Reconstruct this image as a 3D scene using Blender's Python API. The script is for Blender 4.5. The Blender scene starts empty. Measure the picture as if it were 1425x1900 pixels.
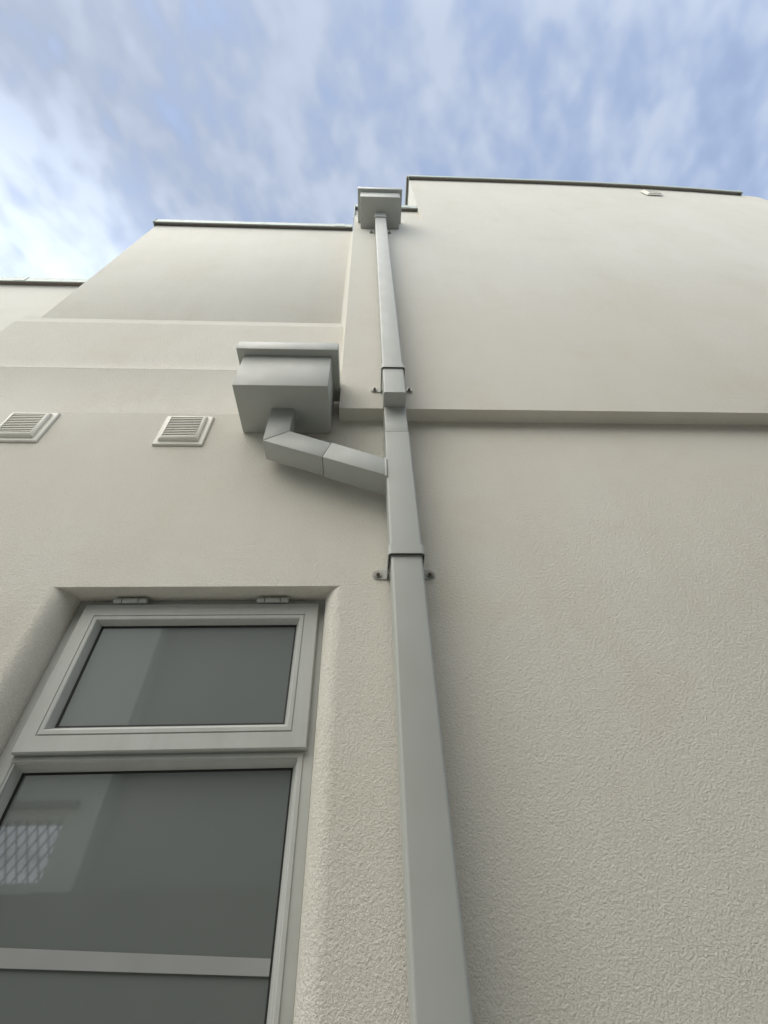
import bpy, bmesh, math, random
from mathutils import Vector, Matrix
random.seed(4)
sc = bpy.context.scene
EYE = 1.5                      # camera height; all heights below are given relative to it

# ---------------------------------------------------------------- camera
cam_d = bpy.data.cameras.new('camera'); cam = bpy.data.objects.new('camera', cam_d)
sc.collection.objects.link(cam); sc.camera = cam
E_, r_, w_ = math.radians(44.59), math.radians(-2.096), math.radians(3.173)
fwd = Vector((math.cos(E_)*math.sin(w_), math.cos(E_)*math.cos(w_), math.sin(E_)))
rt = Vector((math.cos(w_), -math.sin(w_), 0)); up = rt.cross(fwd)
r2 = math.cos(r_)*rt + math.sin(r_)*up; u2 = -math.sin(r_)*rt + math.cos(r_)*up
cam.matrix_world = Matrix(((r2.x, u2.x, -fwd.x, 0), (r2.y, u2.y, -fwd.y, 0), (r2.z, u2.z, -fwd.z, EYE), (0, 0, 0, 1)))
cam_d.sensor_fit = 'VERTICAL'; cam_d.sensor_height = 32; cam_d.lens = 833/1900*32
cam_d.clip_start = 0.02; cam_d.clip_end = 3000

# ---------------------------------------------------------------- light
SUN_EL, SUN_AZ = math.radians(52), math.atan2(-0.66, -0.75)     # azimuth as an angle from +x
sd = Vector((math.cos(SUN_EL)*math.cos(SUN_AZ), math.cos(SUN_EL)*math.sin(SUN_AZ), math.sin(SUN_EL)))
sl = bpy.data.lights.new('sun', 'SUN'); sl.energy = 2.3; sl.angle = math.radians(64); sl.color = (1, .955, .86)
so = bpy.data.objects.new('sun', sl); sc.collection.objects.link(so)
so.rotation_euler = sd.to_track_quat('Z', 'Y').to_euler(); so.location = (-8, -6, 12)

world = bpy.data.worlds.new('World'); sc.world = world; world.use_nodes = True
nt = world.node_tree; N = nt.nodes; L = nt.links; N.clear()
def wn(t, **k):
    n = N.new(t)
    for a, b in k.items(): setattr(n, a, b)
    return n
def wm(op, a, b=None, c=None, clamp=False):
    n = wn('ShaderNodeMath', operation=op); n.use_clamp = clamp
    for i, v in enumerate((a, b, c)):
        if v is None: continue
        if isinstance(v, (int, float)): n.inputs[i].default_value = v
        else: L.new(v, n.inputs[i])
    return n.outputs[0]
out = wn('ShaderNodeOutputWorld'); bg = wn('ShaderNodeBackground'); L.new(bg.outputs[0], out.inputs[0])
sky = wn('ShaderNodeTexSky', sky_type='NISHITA'); sky.sun_disc = False
sky.sun_elevation = SUN_EL; sky.sun_rotation = math.atan2(sd.x, sd.y); sky.air_density = 1.0; sky.dust_density = .6
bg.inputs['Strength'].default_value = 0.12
tc = wn('ShaderNodeTexCoord'); sep = wn('ShaderNodeSeparateXYZ'); L.new(tc.outputs['Generated'], sep.inputs[0])
X, Y, Z = sep.outputs
zz = wm('ADD', wm('MAXIMUM', Z, 0.0), 0.18)
px, py = wm('DIVIDE', X, zz), wm('DIVIDE', Y, zz)
def comb(x, y, z=0.0):
    n = wn('ShaderNodeCombineXYZ')
    for i, v in enumerate((x, y, z)):
        if isinstance(v, (int, float)): n.inputs[i].default_value = v
        else: L.new(v, n.inputs[i])
    return n.outputs[0]
# stretched a little towards the right rear, as wind-drawn altocumulus
ca, sa = math.cos(math.radians(66)), math.sin(math.radians(66))
qa = wm('ADD', wm('MULTIPLY', px, ca), wm('MULTIPLY', py, sa))
qb = wm('SUBTRACT', wm('MULTIPLY', py, ca), wm('MULTIPLY', px, sa))
def noise(x, y, sx, sy, scale, det, dist, z=0.0, rough=.55):
    n = wn('ShaderNodeTexNoise'); n.inputs['Scale'].default_value = scale; n.inputs['Detail'].default_value = det
    n.inputs['Distortion'].default_value = dist; n.inputs['Roughness'].default_value = rough
    L.new(comb(wm('MULTIPLY', x, sx), wm('MULTIPLY', y, sy), z), n.inputs['Vector']); return n.outputs['Fac']
n1 = noise(qa, qb, 0.75, 1.0, 4.6, 3, .15, 3.1, .5)        # big banks
n2 = noise(qa, qb, 0.72, 1.0, 12, 2, .15, 8.7, .5)      # streaks
n3 = noise(qa, qb, 0.8, 1.0, 27, 2, .1, 1.7, .5)
cl = wm('ADD', wm('ADD', wm('MULTIPLY', n1, .34), wm('MULTIPLY', n2, .42)), wm('MULTIPLY', n3, .24))
def mr(v, a, b, c, d, smooth=True):
    n = wn('ShaderNodeMapRange'); n.interpolation_type = 'SMOOTHSTEP' if smooth else 'LINEAR'
    L.new(v, n.inputs['Value'])
    for i, k in enumerate((a, b, c, d)): n.inputs[i+1].default_value = k
    return n.outputs[0]
# closeness to the veiled sun
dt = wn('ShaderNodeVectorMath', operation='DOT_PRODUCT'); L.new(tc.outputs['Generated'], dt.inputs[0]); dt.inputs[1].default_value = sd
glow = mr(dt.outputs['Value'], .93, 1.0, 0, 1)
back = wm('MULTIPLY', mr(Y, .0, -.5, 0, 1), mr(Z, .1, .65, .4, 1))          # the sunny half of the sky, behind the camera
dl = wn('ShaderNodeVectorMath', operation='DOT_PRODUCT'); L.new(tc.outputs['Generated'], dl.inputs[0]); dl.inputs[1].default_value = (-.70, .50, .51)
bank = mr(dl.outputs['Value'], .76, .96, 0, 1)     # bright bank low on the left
lat = wm('SUBTRACT', wm('MULTIPLY', px, -.15), wm('MULTIPLY', 0.0, 1.0))       # thicker cloud towards the left
cov = mr(wm('ADD', cl, lat), .36, .58, .70, 1.0)
mix = wn('ShaderNodeMix', data_type='RGBA'); L.new(cov, mix.inputs['Factor'])
skyc = wn('ShaderNodeMix', data_type='RGBA', blend_type='MULTIPLY'); skyc.inputs['Factor'].default_value = 1
L.new(sky.outputs[0], skyc.inputs['A']); skyc.inputs['B'].default_value = (2.45, 2.65, 2.85, 1)
L.new(skyc.outputs['Result'], mix.inputs['A'])
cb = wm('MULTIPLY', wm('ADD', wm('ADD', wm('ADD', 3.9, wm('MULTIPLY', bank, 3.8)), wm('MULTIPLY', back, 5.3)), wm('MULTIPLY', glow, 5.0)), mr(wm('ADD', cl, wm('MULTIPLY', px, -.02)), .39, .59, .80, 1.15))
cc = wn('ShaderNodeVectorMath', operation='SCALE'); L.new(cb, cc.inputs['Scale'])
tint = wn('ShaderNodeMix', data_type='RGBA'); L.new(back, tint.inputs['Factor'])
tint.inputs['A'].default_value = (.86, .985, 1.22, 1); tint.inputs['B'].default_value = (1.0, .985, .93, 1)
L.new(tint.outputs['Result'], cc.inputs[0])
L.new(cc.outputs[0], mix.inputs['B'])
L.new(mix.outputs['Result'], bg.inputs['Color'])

sc.view_settings.view_transform = 'Standard'; sc.view_settings.look = 'None'
sc.view_settings.exposure = 0.27; sc.view_settings.gamma = 1
sc.render.engine = 'CYCLES'
sc.render.resolution_x, sc.render.resolution_y = 768, 1024

# ---------------------------------------------------------------- materials
class MT:
    def __init__(s, name):
        s.m = bpy.data.materials.new(name); s.m.use_nodes = True
        s.n = s.m.node_tree.nodes; s.l = s.m.node_tree.links
        s.b = s.n['Principled BSDF']; s.tc = s.n.new('ShaderNodeTexCoord')
    def noise(s, scale, det=3, rough=.55, dist=0, stretch=None):
        v = s.tc.outputs['Object']
        if stretch:
            mp = s.n.new('ShaderNodeMapping'); mp.inputs['Scale'].default_value = stretch
            s.l.new(v, mp.inputs[0]); v = mp.outputs[0]
        n = s.n.new('ShaderNodeTexNoise'); s.l.new(v, n.inputs['Vector'])
        n.inputs['Scale'].default_value = scale; n.inputs['Detail'].default_value = det
        n.inputs['Roughness'].default_value = rough; n.inputs['Distortion'].default_value = dist
        return n.outputs['Fac']
    def ramp(s, fac, stops):
        r = s.n.new('ShaderNodeValToRGB'); e = r.color_ramp.elements
        while len(e) < len(stops): e.new(.5)
        for i, (p, c) in enumerate(stops): e[i].position = p; e[i].color = (*c, 1)
        s.l.new(fac, r.inputs[0]); return r.outputs[0]
    def mul(s, a, b):
        m = s.n.new('ShaderNodeMix'); m.data_type = 'RGBA'; m.blend_type = 'MULTIPLY'; m.inputs['Factor'].default_value = 1
        s.l.new(a, m.inputs['A']); s.l.new(b, m.inputs['B']); return m.outputs['Result']
    def math(s, op, a, b):
        m = s.n.new('ShaderNodeMath'); m.operation = op
        for i, v in enumerate((a, b)):
            if isinstance(v, (int, float)): m.inputs[i].default_value = v
            else: s.l.new(v, m.inputs[i])
        return m.outputs[0]
    def bump(s, h, dist, strength=1, prev=None):
        b = s.n.new('ShaderNodeBump'); b.inputs['Distance'].default_value = dist; b.inputs['Strength'].default_value = strength
        s.l.new(h, b.inputs['Height'])
        if prev: s.l.new(prev, b.inputs['Normal'])
        return b.outputs[0]

def stucco(name, c):
    t = MT(name)
    g1 = t.noise(400, 3, .6, .25); g2 = t.noise(200, 2, .5, .2)
    wavy = t.noise(1.7, 3, .5)
    # worm-like spray render: ridges where the noise crosses its middle
    rid = t.math('ABSOLUTE', t.math('SUBTRACT', g1, .5), 0)
    h = t.math('ADD', t.math('MULTIPLY', rid, -1.5), t.math('MULTIPLY', g2, 1.0))
    h = t.math('ADD', h, t.math('MULTIPLY', g1, .6))
    n = t.bump(wavy, .05, .10)
    n = t.bump(t.noise(105, 3, .65, .1), .0050, .7, n)
    n = t.bump(h, .0025, 1, n)
    t.l.new(n, t.b.inputs['Normal'])
    spot = t.ramp(t.noise(.9, 4, .6), [(.3, (.955, .945, .925)), (.7, (1, 1, 1))])
    fine = t.ramp(g2, [(.32, (.93, .93, .92)), (.62, (1, 1, 1))])  # grain shading put into the colour, darker where the fine noise dips
    streak = t.ramp(t.noise(1.0, 4, .6, .3, (3.2, 3.2, .35)), [(.32, (.975, .97, .96)), (.6, (1, 1, 1))])
    blot = t.ramp(t.noise(2.6, 5, .65, .5), [(.28, (.975, .965, .94)), (.48, (1, 1, 1))])
    rgb = t.n.new('ShaderNodeRGB'); rgb.outputs[0].default_value = (*c, 1)
    t.l.new(t.mul(t.mul(t.mul(rgb.outputs[0], spot), t.mul(fine, streak)), blot), t.b.inputs['Base Color'])
    t.b.inputs['Roughness'].default_value = .92; t.b.inputs['Specular IOR Level'].default_value = .25
    return t.m
def paint(name, c, rough=.4, grain=.0006, spec=.4, dirt=.93):
    t = MT(name)
    a = t.ramp(t.noise(7, 4, .6), [(.3, (dirt, dirt, dirt*.985)), (.65, (1, 1, 1))])
    s = t.ramp(t.noise(2.5, 5, .65, .4, (9, 9, .8)), [(.3, (dirt, dirt, dirt)), (.6, (1, 1, 1))])
    rgb = t.n.new('ShaderNodeRGB'); rgb.outputs[0].default_value = (*c, 1)
    t.l.new(t.mul(t.mul(rgb.outputs[0], a), s), t.b.inputs['Base Color'])
    r = t.n.new('ShaderNodeMapRange'); t.l.new(t.noise(14, 3), r.inputs[0])
    r.inputs[1].default_value = .3; r.inputs[2].default_value = .7; r.inputs[3].default_value = rough-.06; r.inputs[4].default_value = rough+.08
    t.l.new(r.outputs[0], t.b.inputs['Roughness'])
    n = t.bump(t.noise(3.5, 2), .012, .16)
    n = t.bump(t.noise(900, 1), grain, .35, n)
    t.l.new(n, t.b.inputs['Normal']); t.b.inputs['Specular IOR Level'].default_value = spec
    return t.m
def plain(name, c, rough=.6, metal=0, spec=.5, bump=0, bs=60):
    t = MT(name); v = t.ramp(t.noise(bs, 3), [(.3, tuple(x*.82 for x in c)), (.7, c)])
    t.l.new(v, t.b.inputs['Base Color']); t.b.inputs['Roughness'].default_value = rough
    t.b.inputs['Metallic'].default_value = metal; t.b.inputs['Specular IOR Level'].default_value = spec
    if bump: t.l.new(t.bump(t.noise(bs, 3), bump), t.b.inputs['Normal'])
    return t.m
M_WALL = stucco('cream_render', (.785, .764, .693))
M_PIPE = paint('grey_painted_metal', (.41, .425, .40), .42, dirt=.975)
M_COPE = paint('grey_green_coping', (.44, .50, .46), .5)
M_FRAME = paint('grey_window_paint', (.49, .505, .48), .45, .0004)
M_VENT = paint('cream_plastic', (.78, .765, .69), .45, .0003)
M_DARK = plain('black_rubber', (.012, .012, .012), .7)
M_STEEL = plain('weathered_steel', (.30, .28, .25), .42, .8)
M_PACK = plain('brown_packer', (.30, .26, .24), .9)
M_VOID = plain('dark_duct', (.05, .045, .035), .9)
t = MT('frosted_glass')
t.l.new(t.ramp(t.noise(2.2, 3), [(.3, (.135, .152, .146)), (.7, (.148, .165, .158))]), t.b.inputs['Base Color'])
t.b.inputs['Roughness'].default_value = .55; t.b.inputs['Specular IOR Level'].default_value = .2
t.b.inputs['Coat Weight'].default_value = 1; t.b.inputs['Coat Roughness'].default_value = .03; t.b.inputs['Coat IOR'].default_value = 2.15
M_GLASS = t.m
M_BAR = plain('pale_bar_film', (.33, .34, .335), .5, bs=4)
M_PAVE = plain('concrete_paving', (.50, .49, .45), .9, bump=.002, bs=30)
M_NEIGH = plain('pale_render', (.70, .74, .71), .9, bump=.001, bs=90)
M_NEIGH2 = plain('grey_render', (.30, .31, .30), .9, bump=.001, bs=90)
M_WOOD = plain('weathered_timber', (.10, .09, .075), .85, bump=.002, bs=25)
M_IRON = plain('dark_iron', (.03, .03, .03), .5, .4)

# ---------------------------------------------------------------- helpers
def obj(name, bm, mat, parent=None, bevel=0, angle=30, segs=2, soft=False, face_to=None):
    bmesh.ops.remove_doubles(bm, verts=bm.verts, dist=1e-5)
    if face_to is None: bmesh.ops.recalc_face_normals(bm, faces=bm.faces)
    else:                            # open shell: every face looks towards this point
        bm.normal_update(); q = Vector(face_to)
        for f in bm.faces:
            if f.normal.dot(q-f.calc_center_median()) < 0: f.normal_flip()
    if bevel:
        ed = [e for e in bm.edges if len(e.link_faces) == 2 and e.calc_face_angle(0) > math.radians(25)]
        bmesh.ops.bevel(bm, geom=ed, offset=bevel, segments=segs, profile=.5, affect='EDGES', clamp_overlap=True)
    me = bpy.data.meshes.new(name); bm.to_mesh(me); bm.free()
    for m in (mat if isinstance(mat, (list, tuple)) else [mat]): me.materials.append(m)
    for p in me.polygons:            # only the narrow rounded strips are smooth, flats keep their own normal
        vs = [me.vertices[i].co for i in p.vertices]
        p.use_smooth = soft or min((a-b).length for a, b in zip(vs, vs[1:]+vs[:1])) < .015
    me.set_sharp_from_angle(angle=math.radians(angle))
    o = bpy.data.objects.new(name, me); sc.collection.objects.link(o)
    if parent: o.parent = parent
    else: o.location = (0, 0, 0)
    return o
def thing(name, label, cat, loc, group=None):
    o = bpy.data.objects.new(name, None); sc.collection.objects.link(o)
    o.empty_display_size = .1; o.location = loc
    o['label'] = label; o['category'] = cat
    if group: o['group'] = group
    return o
def place(o, t):                       # geometry is written in absolute coordinates: cancel the thing's offset
    o.matrix_parent_inverse = Matrix.Translation(-t.location)
def part(name, bm, mat, t, **k):
    o = obj(name, bm, mat, t, **k)
    root = t
    while root.parent: root = root.parent
    if t is root: place(o, root)
    return o
def V(bm, x, y, z): return bm.verts.new((x, y, z+EYE))
def box(bm, x0, x1, y0, y1, z0, z1, mi=0):
    v = [V(bm, x, y, z) for z in (z0, z1) for y in (y0, y1) for x in (x0, x1)]
    for q in ((0,1,3,2),(4,6,7,5),(0,4,5,1),(2,3,7,6),(0,2,6,4),(1,5,7,3)):
        f = bm.faces.new([v[i] for i in q]); f.material_index = mi
def prism(bm, poly, axis, a, b):
    """poly: list of 2D points; axis 'x': (y,z), 'y': (x,z), 'z': (x,y); extruded from a to b"""
    def pt(p, c):
        return {'x': (c, p[0], p[1]), 'y': (p[0], c, p[1]), 'z': (p[0], p[1], c)}[axis]
    A = [V(bm, *pt(p, a)) for p in poly]; B = [V(bm, *pt(p, b)) for p in poly]
    bm.faces.new(A); bm.faces.new(list(reversed(B)))
    for i in range(len(poly)):
        j = (i+1) % len(poly); bm.faces.new((A[i], B[i], B[j], A[j]))
def ring(bm, x0, x1, z0, z1, prof):
    loops = []
    for ins, y in prof:
        loops.append([V(bm, *p) for p in ((x0+ins, y, z0+ins), (x1-ins, y, z0+ins), (x1-ins, y, z1-ins), (x0+ins, y, z1-ins))])
    for a, b in zip(loops, loops[1:]):
        for i in range(4):
            j = (i+1) % 4; bm.faces.new((a[i], a[j], b[j], b[i]))
def cyl(bm, c, axis, r, h, n=12, mi=0, r1=None):
    r1 = r if r1 is None else r1
    e = {'x': (Vector((0,1,0)), Vector((0,0,1)), Vector((1,0,0))), 'y': (Vector((1,0,0)), Vector((0,0,1)), Vector((0,1,0))), 'z': (Vector((1,0,0)), Vector((0,1,0)), Vector((0,0,1)))}[axis]
    c = Vector(c); A = []; B = []
    for k in range(n):
        a = 2*math.pi*k/n; d = e[0]*math.cos(a)+e[1]*math.sin(a)
        A.append(V(bm, *(c-e[2]*h/2+d*r))); B.append(V(bm, *(c+e[2]*h/2+d*r1)))
    fs = [bm.faces.new(A), bm.faces.new(B)]
    for k in range(n): fs.append(bm.faces.new((A[k], A[(k+1)%n], B[(k+1)%n], B[k])))
    for f in fs: f.material_index = mi
nb = bmesh.new

# ---------------------------------------------------------------- ground
bm = nb(); box(bm, -400, 400, -400, 400, -EYE-.2, -EYE)
g = obj('ground', bm, M_PAVE); g['kind'] = 'structure'

# ---------------------------------------------------------------- the building
W = 1.22                                     # front of the lower wall
B = thing('rendered_building', 'cream textured render building with grey window, overhanging upper storey and grey metal copings', 'building', (0, W, 0))
XL, XR = -2.24, 12.0
FX0, FX1, FT, FY = -.946, -.138, .864, 1.30   # fixed window frame and its plane
ZB = -.55                                     # window bottom
def jamb(x, s, n=12):                         # quarter ellipse from the wall to the frame
    return [(x + s*.058*(1-math.sin(a)), W + .09*(1-math.cos(a))) for a in (math.pi/2*k/n for k in range(n+1))]
bm = nb()
def quad(*p): bm.faces.new([V(bm, *q) for q in p])
jl = jamb(FX0, -1); jr = jamb(FX1, 1)         # jl[0] is on the wall face
ZT = 1.874
R = .010
# face left and right of the window, band above, band below
quad((XL, W, -EYE), (jl[0][0], W, -EYE), (jl[0][0], W, FT), (XL, W, FT))
quad((jr[0][0], W, -EYE), (XR, W, -EYE), (XR, W, FT), (jr[0][0], W, FT))
quad((XL, W, FT), (jl[0][0], W, FT), (jl[0][0], W, ZT-R), (XL, W, ZT-R))
quad((jl[0][0], W, FT), (jr[0][0], W, FT), (jr[0][0], W, ZT-R), (jl[0][0], W, ZT-R))
quad((jr[0][0], W, FT), (XR, W, FT), (XR, W, ZT-R), (jr[0][0], W, ZT-R))
for k in range(4):                            # rounded upper arris
    a, b = math.pi/2*k/4, math.pi/2*(k+1)/4
    f = lambda t: (W+R*(1-math.cos(t)), ZT-R+R*math.sin(t))
    quad((XL, *f(a)), (XR, *f(a)), (XR, *f(b)), (XL, *f(b)))
quad((XL, W+R, ZT), (XR, W+R, ZT), (XR, 1.42, ZT), (XL, 1.42, ZT))
for jj in (jl, jr):
    for p, q in zip(jj, jj[1:]): quad((*p, ZB-.04), (*q, ZB-.04), (*q, FT), (*p, FT))
    p = jj[-1]; quad((*p, ZB-.04), (p[0], 1.42, ZB-.04), (p[0], 1.42, FT), (*p, FT))
sof = [(*p, FT) for p in jl] + [(FX0, 1.42, FT), (FX1, 1.42, FT)] + [(*p, FT) for p in reversed(jr)]
bm.faces.new([V(bm, *p) for p in sof])
bm.faces.new([V(bm, p[0], p[1], ZB-.04) for p in sof])
quad((jl[0][0], W, -EYE), (jr[0][0], W, -EYE), (jr[0][0], W, ZB-.04), (jl[0][0], W, ZB-.04))
quad((XL, W, -EYE), (XL, 6, -EYE), (XL, 6, ZT), (XL, W, ZT))
part('lower_wall', bm, M_WALL, B, angle=40, face_to=(-.54, -1, EYE))
bm = nb(); box(bm, XL+.01, XR-.01, 1.425, 6, -EYE, ZT-.004)
part('inner_wall', bm, M_WALL, B)
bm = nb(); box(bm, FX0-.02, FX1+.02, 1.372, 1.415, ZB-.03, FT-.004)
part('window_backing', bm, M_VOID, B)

# tower on the left, each lift of render a little further back than the one below
bm = nb()
prism(bm, [(6, 1.86), (1.222, 1.86), (1.222, 1.872), (1.227, 1.905), (1.234, 2.02), (1.236, 2.308), (1.2345, 2.316), (1.2355, 2.322), (1.241, 2.350), (1.247, 2.43), (1.2475, 2.925), (1.2478, 2.936), (1.2500, 2.945), (1.2565, 2.995), (1.262, 3.06), (6, 3.06)], 'x', XL+.003, -.14)
part('middle_wall', bm, M_WALL, B, angle=20)
bm = nb(); box(bm, -2.13, -.145, 1.258, 6.02, 2.93, 5.30)
part('tower_wall', bm, M_WALL, B, bevel=.006)
bm = nb()
for z0, z1 in ((1.868, 5.22),):               # coved corner between tower and overhanging wall
    n = 10; cx, cy, rr = -.128-.055, 1.262-.058, .055
    pts = [(cx + rr*math.sin(a), cy + rr*math.cos(a)) for a in (math.pi/2*k/n for k in range(n+1))]
    prism(bm, pts + [(-.1275, 1.30), (cx, 1.30)], 'z', z0, z1)
part('cove', bm, M_WALL, B)

# overhanging wall and the taller block over it
MX, MY, SZ, PZ, TZ = -.128, 1.15, 1.814, 5.38, 7.47
BX = .566
path = [(BX, MY), (1.6, MY), (2.4, 1.152), (3.1, 1.157), (3.8, 1.168), (4.5, 1.185), (5.1, 1.206)]
for k in range(0, 13):
    a = math.pi/2*k/12; path.append((5.35+1.25*math.sin(a), 1.215+1.25*(1-math.cos(a))))
bm = nb()
poly = [(MX, MY)] + path + [(6.6, 6), (MX, 6)]
prism(bm, poly, 'z', SZ, PZ)
part('overhanging_wall', bm, M_WALL, B, soft=True)
bm = nb()
poly = [(x, y+.0008) for x, y in path] + [(6.602, 6.01), (BX, 6.01)]
prism(bm, poly, 'z', PZ+.0005, TZ)
part('upper_block', bm, M_WALL, B, soft=True)
bm = nb(); box(bm, MX+.002, BX+.05, 1.207, 5.9, PZ-.02, 5.95)
part('parapet', bm, M_WALL, B, bevel=.004)
# far left wing set back
bm = nb(); box(bm, -14, -1.9, 1.82, 7, -EYE, 5.20)
part('rear_wing_wall', bm, M_WALL, B, bevel=.005)

# copings: folded metal, hollow behind the drip, on a brown packer
def coping(path, z0, z1, over, depth, joints=(), ends=(True, True)):
    n = len(path); nr = []
    for i in range(n):
        a = Vector(path[max(0, i-1)]); b = Vector(path[min(n-1, i+1)]); d = (b-a).normalized(); nr.append(Vector((d.y, -d.x)))
    th = .006
    prof = [(over, z0), (over+.004, z0), (over+.002, z0+.012), (over, z1-.004), (over-.006, z1), (-depth, z1+.012), (-depth, z1-.02), (over-.008, z1-th-.004), (over-th, z1-.012), (over-th, z0)]
    bm = nb(); loops = []
    for p, d in zip(path, nr):
        loops.append([V(bm, p[0]+d.x*o, p[1]+d.y*o, z) for o, z in prof])
    for a, b in zip(loops, loops[1:]):
        for i in range(len(prof)):
            j = (i+1) % len(prof); bm.faces.new((a[i], b[i], b[j], a[j]))
    bm.faces.new(loops[0]); bm.faces.new(list(reversed(loops[-1])))
    for i, on in ((0, ends[0]), (-1, ends[1])):    # end plates
        if on:
            p = Vector(path[i]); d = nr[i]; t = Vector((-d.y, d.x))*(-1 if i == 0 else 1)
            q = [p+d*(over+.006), p+d*(-depth)]
            vs = [[V(bm, *(c+t*s), z) for c in q for z in (z0-.012, z1+.014)] for s in (.0015, .007)]
            for q4 in ((0,1,3,2),): 
                bm.faces.new([vs[0][k] for k in q4]); bm.faces.new([vs[1][k] for k in q4])
            for a_, b_ in ((0,1),(1,3),(3,2),(2,0)): bm.faces.new((vs[0][a_], vs[0][b_], vs[1][b_], vs[1][a_]))
    for s in joints:                               # cover straps over the joints
        p, d = Vector(path[0]).lerp(Vector(path[-1]), s), nr[0]; t = Vector((-d.y, d.x))
        vs = [[V(bm, *(p+t*w+d*o), z) for o, z in ((over+.0075, z0-.001), (over+.0035, z1+.001), (-depth, z1+.0155), (-depth, z1+.013), (over-.002, z1), (over+.002, z0-.001))] for w in (-.05, .05)]
        for i in range(6): bm.faces.new((vs[0][i], vs[1][i], vs[1][(i+1)%6], vs[0][(i+1)%6]))
        bm.faces.new(vs[0]); bm.faces.new(vs[1])
    o = part('coping', bm, M_COPE, B)
    bm = nb(); loops = []
    for p, d in zip(path, nr): loops.append([V(bm, p[0]+d.x*o_, p[1]+d.y*o_, z) for o_, z in ((over-.010, z0+.03), (over-.010, z1-.022), (.0, z1-.022), (-.0, z0+.03))])
    for a, b in zip(loops, loops[1:]):
        for i in range(4): bm.faces.new((a[i], b[i], b[(i+1)%4], a[(i+1)%4]))
    bm.faces.new(loops[0]); bm.faces.new(loops[-1])
    part('packer', bm, M_PACK, o)
    return o
coping([(-2.135, 1.258), (-1.2, 1.258), (-.155, 1.258)], 5.29, 5.395, .034, .35, joints=(.94,))
coping([(-14, 1.82), (-1.9, 1.82)], 5.175, 5.29, .045, .4, joints=(.853,), ends=(False, False))
coping([(MX-.002, 1.207), (BX-.004, 1.207)], 5.925, 6.05, .034, .35, joints=(.80,))
cpath = path[:7]+[(5.22, 1.209)]
coping([(x, y-.004) for x, y in cpath], 7.43, 7.535, .036, .35)
coping([(BX, 5.9), (BX, 1.12)], 7.432, 7.532, .036, .30, ends=(False, False))
# end cover plate at the left end of the parapet
bm = nb(); box(bm, MX-.010, MX-.002, 1.165, 1.24, 5.42, 5.915); box(bm, MX-.010, MX+.03, 1.185, 1.2065, 5.42, 5.60)
part('end_plate', bm, M_COPE, B, bevel=.002)

# ---------------------------------------------------------------- window (part of the building)
bm = nb()
box(bm, FX0, FX0+.048, FY, 1.37, ZB, FT-.001)
box(bm, FX1-.042, FX1, FY, 1.37, ZB, FT-.001)
box(bm, FX0+.0478, FX1-.0418, FY+.0005, 1.37, FT-.046, FT-.0015)
box(bm, FX0+.0478, FX1-.0418, FY+.0005, 1.37, .372, .44)
box(bm, FX0+.0478, FX1-.0418, FY+.0005, 1.37, ZB, ZB+.05)
win = part('window', bm, M_FRAME, B, bevel=.0015)
win['label'] = 'grey framed two light window with frosted panes'
SX0, SX1, SZ0, SZ1 = -.911, -.156, .392, .838
bm = nb()
ring(bm, SX0, SX1, SZ0, SZ1, [(0, 1.3015), (0, 1.283), (.003, 1.280), (.0415, 1.280), (.0425, 1.2825), (.0445, 1.2825), (.0455, 1.2795), (.055, 1.2795), (.0575, 1.281), (.069, 1.3035), (.069, 1.312), (0, 1.312)])
part('sash', bm, M_FRAME, win)
bm = nb(); ring(bm, SX0, SX1, SZ0, SZ1, [(.068, 1.3020), (.0735, 1.3035), (.0735, 1.309), (.066, 1.309)])
part('gasket', bm, M_DARK, win)
bm = nb(); box(bm, SX0+.066, SX1-.066, 1.306, 1.330, SZ0+.066, SZ1-.066)
part('pane', bm, M_GLASS, win)
LX0, LX1, LZ0, LZ1 = FX0+.030, -.164, ZB+.03, .3875
bm = nb(); ring(bm, LX0, LX1, LZ0, LZ1, [(0, 1.31), (0, 1.2985), (.0015, 1.2965), (.010, 1.2965), (.0125, 1.2985), (.029, 1.331), (.029, 1.34), (0, 1.34)])
part('glazing_bead', bm, M_FRAME, win)
bm = nb(); ring(bm, LX0, LX1, LZ0, LZ1, [(.0285, 1.3290), (.033, 1.3305), (.033, 1.336), (.026, 1.336)])
part('gasket', bm, M_DARK, win)
bm = nb(); box(bm, LX0+.026, LX1-.026, 1.333, 1.355, LZ0+.026, LZ1-.026)
part('pane', bm, M_GLASS, win)
# slightly slanting pale bar across the lower pane
bm = nb(); xa, xb = LX0+.033, LX1-.033
prism(bm, [(xa, .0045+.003), (xb, -.0255), (xb, .0005), (xa, .036+.002)], 'y', 1.3285, 1.3326)
part('glazing_bar', bm, M_BAR, win)
for x0, x1 in ((-.823, -.718), (-.361, -.258)):
    bm = nb(); w = x1-x0
    for a, b in ((0, .235), (.265, .735), (.765, 1)):
        cyl(bm, (x0+w*(a+b)/2, 1.276, .848), 'x', .0085, w*(b-a), 14)
    cyl(bm, ((x0+x1)/2, 1.276, .848), 'x', .0062, w*.96, 12, 1)
    box(bm, x0+.004, x1-.004, 1.277, 1.3015, .842, .852)
    part('hinge', bm, [M_FRAME, M_DARK], win)

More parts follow.
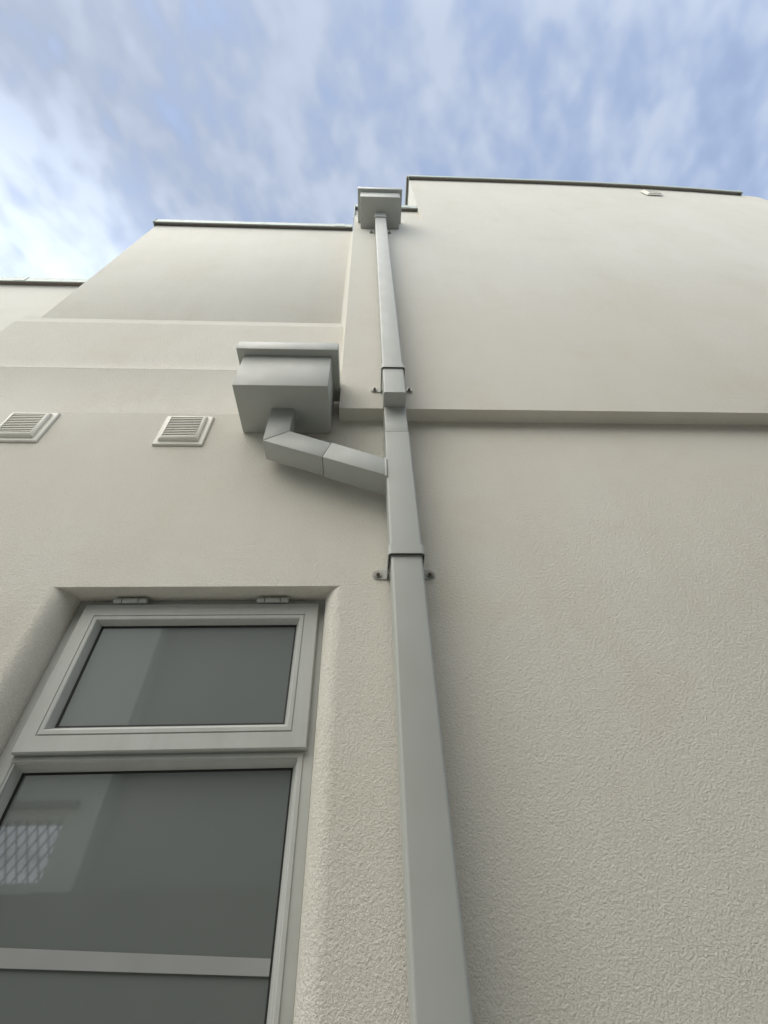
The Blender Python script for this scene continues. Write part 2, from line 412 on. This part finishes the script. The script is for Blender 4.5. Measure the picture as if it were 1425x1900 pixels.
# ---------------------------------------------------------------- downpipe
D = thing('downpipe', 'square grey metal downpipe running up the wall with an angled branch joining from the left', 'downpipe', (.126, 1.14, 0))
def rbox(bm, x0, x1, y0, y1, z0, z1, r=.008, z0b=None):
    pts = []
    for cx, cy, a0 in ((x1-r, y1-r, 0), (x0+r, y1-r, 90), (x0+r, y0+r, 180), (x1-r, y0+r, 270)):
        for k in range(6):
            a = math.radians(a0+90*k/5); pts.append((cx+r*math.cos(a), cy+r*math.sin(a)))
    prism(bm, pts, 'z', z0, z1)
PX0, PX1, PY0, PY1 = .0775, .1755, 1.09, 1.19
bm = nb(); rbox(bm, PX0, PX1, PY0, PY1, -EYE+.02, .893)
part('lower_pipe', bm, M_PIPE, D, angle=50)
bm = nb(); rbox(bm, PX0-.0025, PX1+.0025, PY0-.0025, PY1+.0025, .8925, 1.548)
part('junction_pipe', bm, M_PIPE, D, angle=50)
# short tapering socket above the branch, leaning out to the offset
bm = nb()
prism(bm, [(1.0915, 1.5475), (1.1885, 1.5475), (1.1885, 1.76), (1.089, 1.76), (1.096, 1.69), (1.0915, 1.6)], 'x', PX0+.0005, PX1-.0005)
part('offset_bend', bm, M_PIPE, D, bevel=.005, segs=3)
UX0, UX1, UY0, UY1 = .0750, .1730, 1.02, 1.118
bm = nb(); rbox(bm, UX0, UX1, UY0, UY1, 1.740, 4.77)
part('upper_pipe', bm, M_PIPE, D, angle=50)
bm = nb(); rbox(bm, UX0-.004, UX1+.004, UY0-.004, UY1+.004, 4.768, 4.935)
part('outlet_socket', bm, M_PIPE, D, angle=50)
# weld line ring beneath the offset
bm = nb(); rbox(bm, PX0-.0035, PX1+.0035, PY0-.0035, PY1+.003, 1.5445, 1.5485)
part('seam', bm, M_PIPE, D, angle=50)

# the branch: outlet, mitred elbow, sloping run
def branch_run(bm, pts, y0, y1):
    prism(bm, pts, 'y', y0, y1)
OX0, OX1 = -.4145, -.3155
ez_top, ez_bot = 1.540, 1.474
ja, jb = (.0755, 1.358), (.0755, 1.262)     # where the run meets the main pipe
def lerp(a, b, t): return (a[0]+(b[0]-a[0])*t, a[1]+(b[1]-a[1])*t)
et, eb = (OX1, ez_top), (OX0, ez_bot)
s1t, s1b = lerp(et, ja, .447), lerp(eb, jb, .497)
bm = nb(); branch_run(bm, [(OX0, 1.7065), (OX1, 1.7065), et, eb], 1.086, 1.184)
part('branch_outlet', bm, M_PIPE, D, bevel=.003)
g_ = .0008
bm = nb(); branch_run(bm, [(et[0]+.0015, et[1]-.0018), (eb[0]+.0015, eb[1]-.0018), (s1b[0], s1b[1]), (s1t[0], s1t[1])], 1.086, 1.184)
part('branch_elbow', bm, M_PIPE, D, bevel=.003)
bm = nb(); branch_run(bm, [(s1t[0]+.0018, s1t[1]+.0018), (s1b[0]+.0018, s1b[1]-.0022), (jb[0], jb[1]-.002), (ja[0], ja[1]+.002)], 1.0835, 1.1865)
part('branch_pipe', bm, M_PIPE, D, bevel=.003)
bm = nb(); branch_run(bm, [(ja[0]-.006, ja[1]+.007), (jb[0]-.006, jb[1]-.003), (jb[0]+.003, jb[1]-.008), (ja[0]+.003, ja[1]+.005)], 1.0815, 1.1885)
part('weld_collar', bm, M_PIPE, D, bevel=.0025)

def bracket(x0, x1, yf, yw, zb):
    """metal strap round the pipe with two screwed lugs on the wall"""
    o, th, h = .0040, .0030, .036
    bm = nb(); r = .010
    def u(off, r):
        a0, a1, b0 = x0-off, x1+off, yf-off
        p = [(a0, yw)]
        for k in range(7):
            a = math.radians(180+90*k/6); p.append((a0+r+r*math.cos(a), b0+r+r*math.sin(a)))
        for k in range(7):
            a = math.radians(270+90*k/6); p.append((a1-r+r*math.cos(a), b0+r+r*math.sin(a)))
        return p+[(a1, yw)]
    prism(bm, u(o+th, r+th)+list(reversed(u(o, r))), 'z', zb, zb+h)
    for s, xe in ((-1, x0-o-th), (1, x1+o+th)):
        pts = [(xe, zb), (xe+s*.030, zb)]
        for k in range(7):
            a = math.radians(-90+180*k/6); pts.append((xe+s*(.030+.018*math.cos(a)), zb+h/2+h/2*math.sin(a)))
        pts += [(xe, zb+h)]
        q = []
        for p in pts:
            if not q or (abs(p[0]-q[-1][0])+abs(p[1]-q[-1][1])) > 1e-6: q.append(p)
        prism(bm, q, 'y', yw-.0045, yw-.001)
    br = part('bracket', bm, M_PIPE, D, angle=40)
    bm = nb()
    prism(bm, u(o-.0004, r)+list(reversed(u(.0022, r*.8))), 'z', zb-.0025, zb+h-.002)
    part('rubber_liner', bm, M_DARK, br, angle=40)
    for s, xe in ((-1, x0-o-th), (1, x1+o+th)):
        cx = xe+s*.029
        bm = nb()
        cyl(bm, (cx, yw-.0065, zb+h/2), 'y', .0135, .004, 20)
        cyl(bm, (cx, yw-.0115, zb+h/2), 'y', .0078, .007, 6)
        cyl(bm, (cx, yw-.017, zb+h/2), 'y', .004, .006, 10)
        part('bolt', bm, M_STEEL, br, angle=40)
bracket(PX0-.0025, PX1+.0025, PY0-.0025, W, .888)
bracket(UX0, UX1, UY0, MY, 1.953)
bracket(UX0, UX1, UY0, MY, 4.765)

# ---------------------------------------------------------------- hopper heads
def hopper(label, x0, x1, y0, yw, z0, z1, rimz, over, loc):
    H = thing('hopper_head', label, 'hopper head', loc, 'grey hopper heads')
    bm = nb(); box(bm, x0, x1, y0, yw-.002, z0, z1)
    part('box', bm, M_PIPE, H, bevel=.0035)
    bm = nb(); box(bm, x0-over, x1+over, y0-over, yw-.0035, z1-.002, rimz)
    part('rim', bm, M_PIPE, H, bevel=.003)
    return H
hopper('large grey box hopper on the left feeding the angled branch pipe', -.561, -.162, .976, W, 1.706, 1.976, 2.045, .031, (-.36, W, 0))
hopper('small grey box hopper high up at the top of the downpipe', -.061, .305, .895, MY, 4.93, 5.125, 5.195, .027, (.12, MY, 0))

# ---------------------------------------------------------------- vents
def vent(x0, z1, yw, label, w=.217, h=.220):
    T = thing('air_vent', label, 'vent', (x0+w/2, yw, z1+EYE-h), 'square louvred air vents')
    x1, z0 = x0+w, z1-h
    bm = nb()
    ring(bm, x0, x1, z0, z1, [(0, yw-.001), (0, yw-.006), (.004, yw-.010), (.019, yw-.012), (.021, yw-.013), (.022, yw-.019), (.024, yw-.021), (.034, yw-.0275), (.036, yw-.0275), (.037, yw-.008)])
    part('vent_frame', bm, M_VENT, T, angle=35)
    bm = nb(); box(bm, x0+.030, x1-.030, yw-.0085, yw-.005, z0+.030, z1-.030)
    part('duct', bm, M_VOID, T)
    n = 11; a0, a1 = z0+.040, z1-.036
    bm = nb()
    for k in range(n):
        z = a0+(a1-a0)*(k+.2)/n
        prism(bm, [(yw-.0262, z-.0022), (yw-.0262, z+.0022), (yw-.011, z+.0105), (yw-.010, z+.0088), (yw-.0246, z+.0008), (yw-.0246, z-.0022)], 'x', x0+.0365, x1-.0365)
    part('louvre', bm, M_VENT, T)
vent(-.934, 1.826, W, 'cream square louvred vent beside the large hopper')
vent(-1.648, 1.842, W, 'cream square louvred vent cut by the left edge of the photo')
vent(3.655, 7.19, 1.160, 'tiny pale vent just under the highest roof coping')

# ---------------------------------------------------------------- across the yard (seen only in the glass; one unseen block added for shade)
NB = thing('garden_wall', 'tall pale rendered wall across the yard with a barred opening', 'wall', (-5, -3.2, 0))
bm = nb()
ox0, ox1, oz0, oz1 = -4.35, -3.24, .60, 1.13
box(bm, -9, ox0, -3.5, -3.2, -EYE, 3.6); box(bm, ox1, -2.9, -3.5, -3.2, -EYE, 3.6)
box(bm, ox0, ox1, -3.5, -3.2, -EYE, oz0); box(bm, ox0, ox1, -3.5, -3.2, oz1, 3.6)
part('wall', bm, M_NEIGH, NB)
bm = nb(); box(bm, ox0-.1, ox1+.1, -3.2, -3.12, oz1+.10, oz1+.16)
part('lintel', bm, M_NEIGH2, NB, bevel=.005)
bm = nb()
def bar(bm, a, b, r=.005):
    a, b = Vector(a), Vector(b); d = (b-a).normalized(); n = Vector((-d.z, 0, d.x))
    vs = [V(bm, *(p+n*s*r+Vector((0, t*r, 0)))) for p in (a, b) for s, t in ((-1,-1),(1,-1),(1,1),(-1,1))]
    for q in ((0,1,2,3),(7,6,5,4),(0,4,5,1),(1,5,6,2),(2,6,7,3),(3,7,4,0)): bm.faces.new([vs[i] for i in q])
hgt = oz1-oz0
for k in range(-4, 12):
    x = ox0+k*.11
    for s in (1, -1):
        a, b = (x, x+.28) if s == 1 else (x+.28, x)
        p, q = Vector((a, -3.3+.008*s, oz0)), Vector((b, -3.3+.008*s, oz1))
        t0, t1 = 0, 1
        for lim, sg in ((ox0, 1), (ox1, -1)):
            pa, qa_ = (p.x-lim)*sg, (q.x-lim)*sg
            if pa < 0 and qa_ < 0: t0 = 2
            elif pa < 0: t0 = max(t0, -pa/(qa_-pa))
            elif qa_ < 0: t1 = min(t1, pa/(pa-qa_))
        if t1-t0 > .05: bar(bm, p.lerp(q, t0), p.lerp(q, t1))
part('grille', bm, M_IRON, NB)
N2 = thing('neighbouring_house', 'grey rendered house wall across the yard', 'house', (2, -3.5, 0))
bm = nb(); box(bm, -2.9, 7, -9, -3.45, -EYE, 3.6)
part('wall', bm, M_NEIGH2, N2)
bm = nb(); box(bm, .35, 6.9, -8.9, -1.9, -EYE, 4.3)  # unseen block, added to keep skylight off the lower right wall
part('shade_block', bm, M_WOOD, N2)
bm = nb(); box(bm, -2.89, 7.15, -9.1, -3.3, 3.6, 3.72)
part('roof', bm, M_COPE, N2, bevel=.01)
FN = thing('fence', 'dark timber board fence across the yard', 'fence', (0, -3, 0))
bm = nb()
for k in range(100):
    x = -8+k*.15; box(bm, x, x+.143, -3.02, -3.0, -EYE, .50+random.uniform(-.006, .006))
part('boards', bm, M_WOOD, FN)
bm = nb()
for z in (-1.1, .2): box(bm, -8, 7, -3.06, -3.021, z, z+.08)
part('rail', bm, M_WOOD, FN)
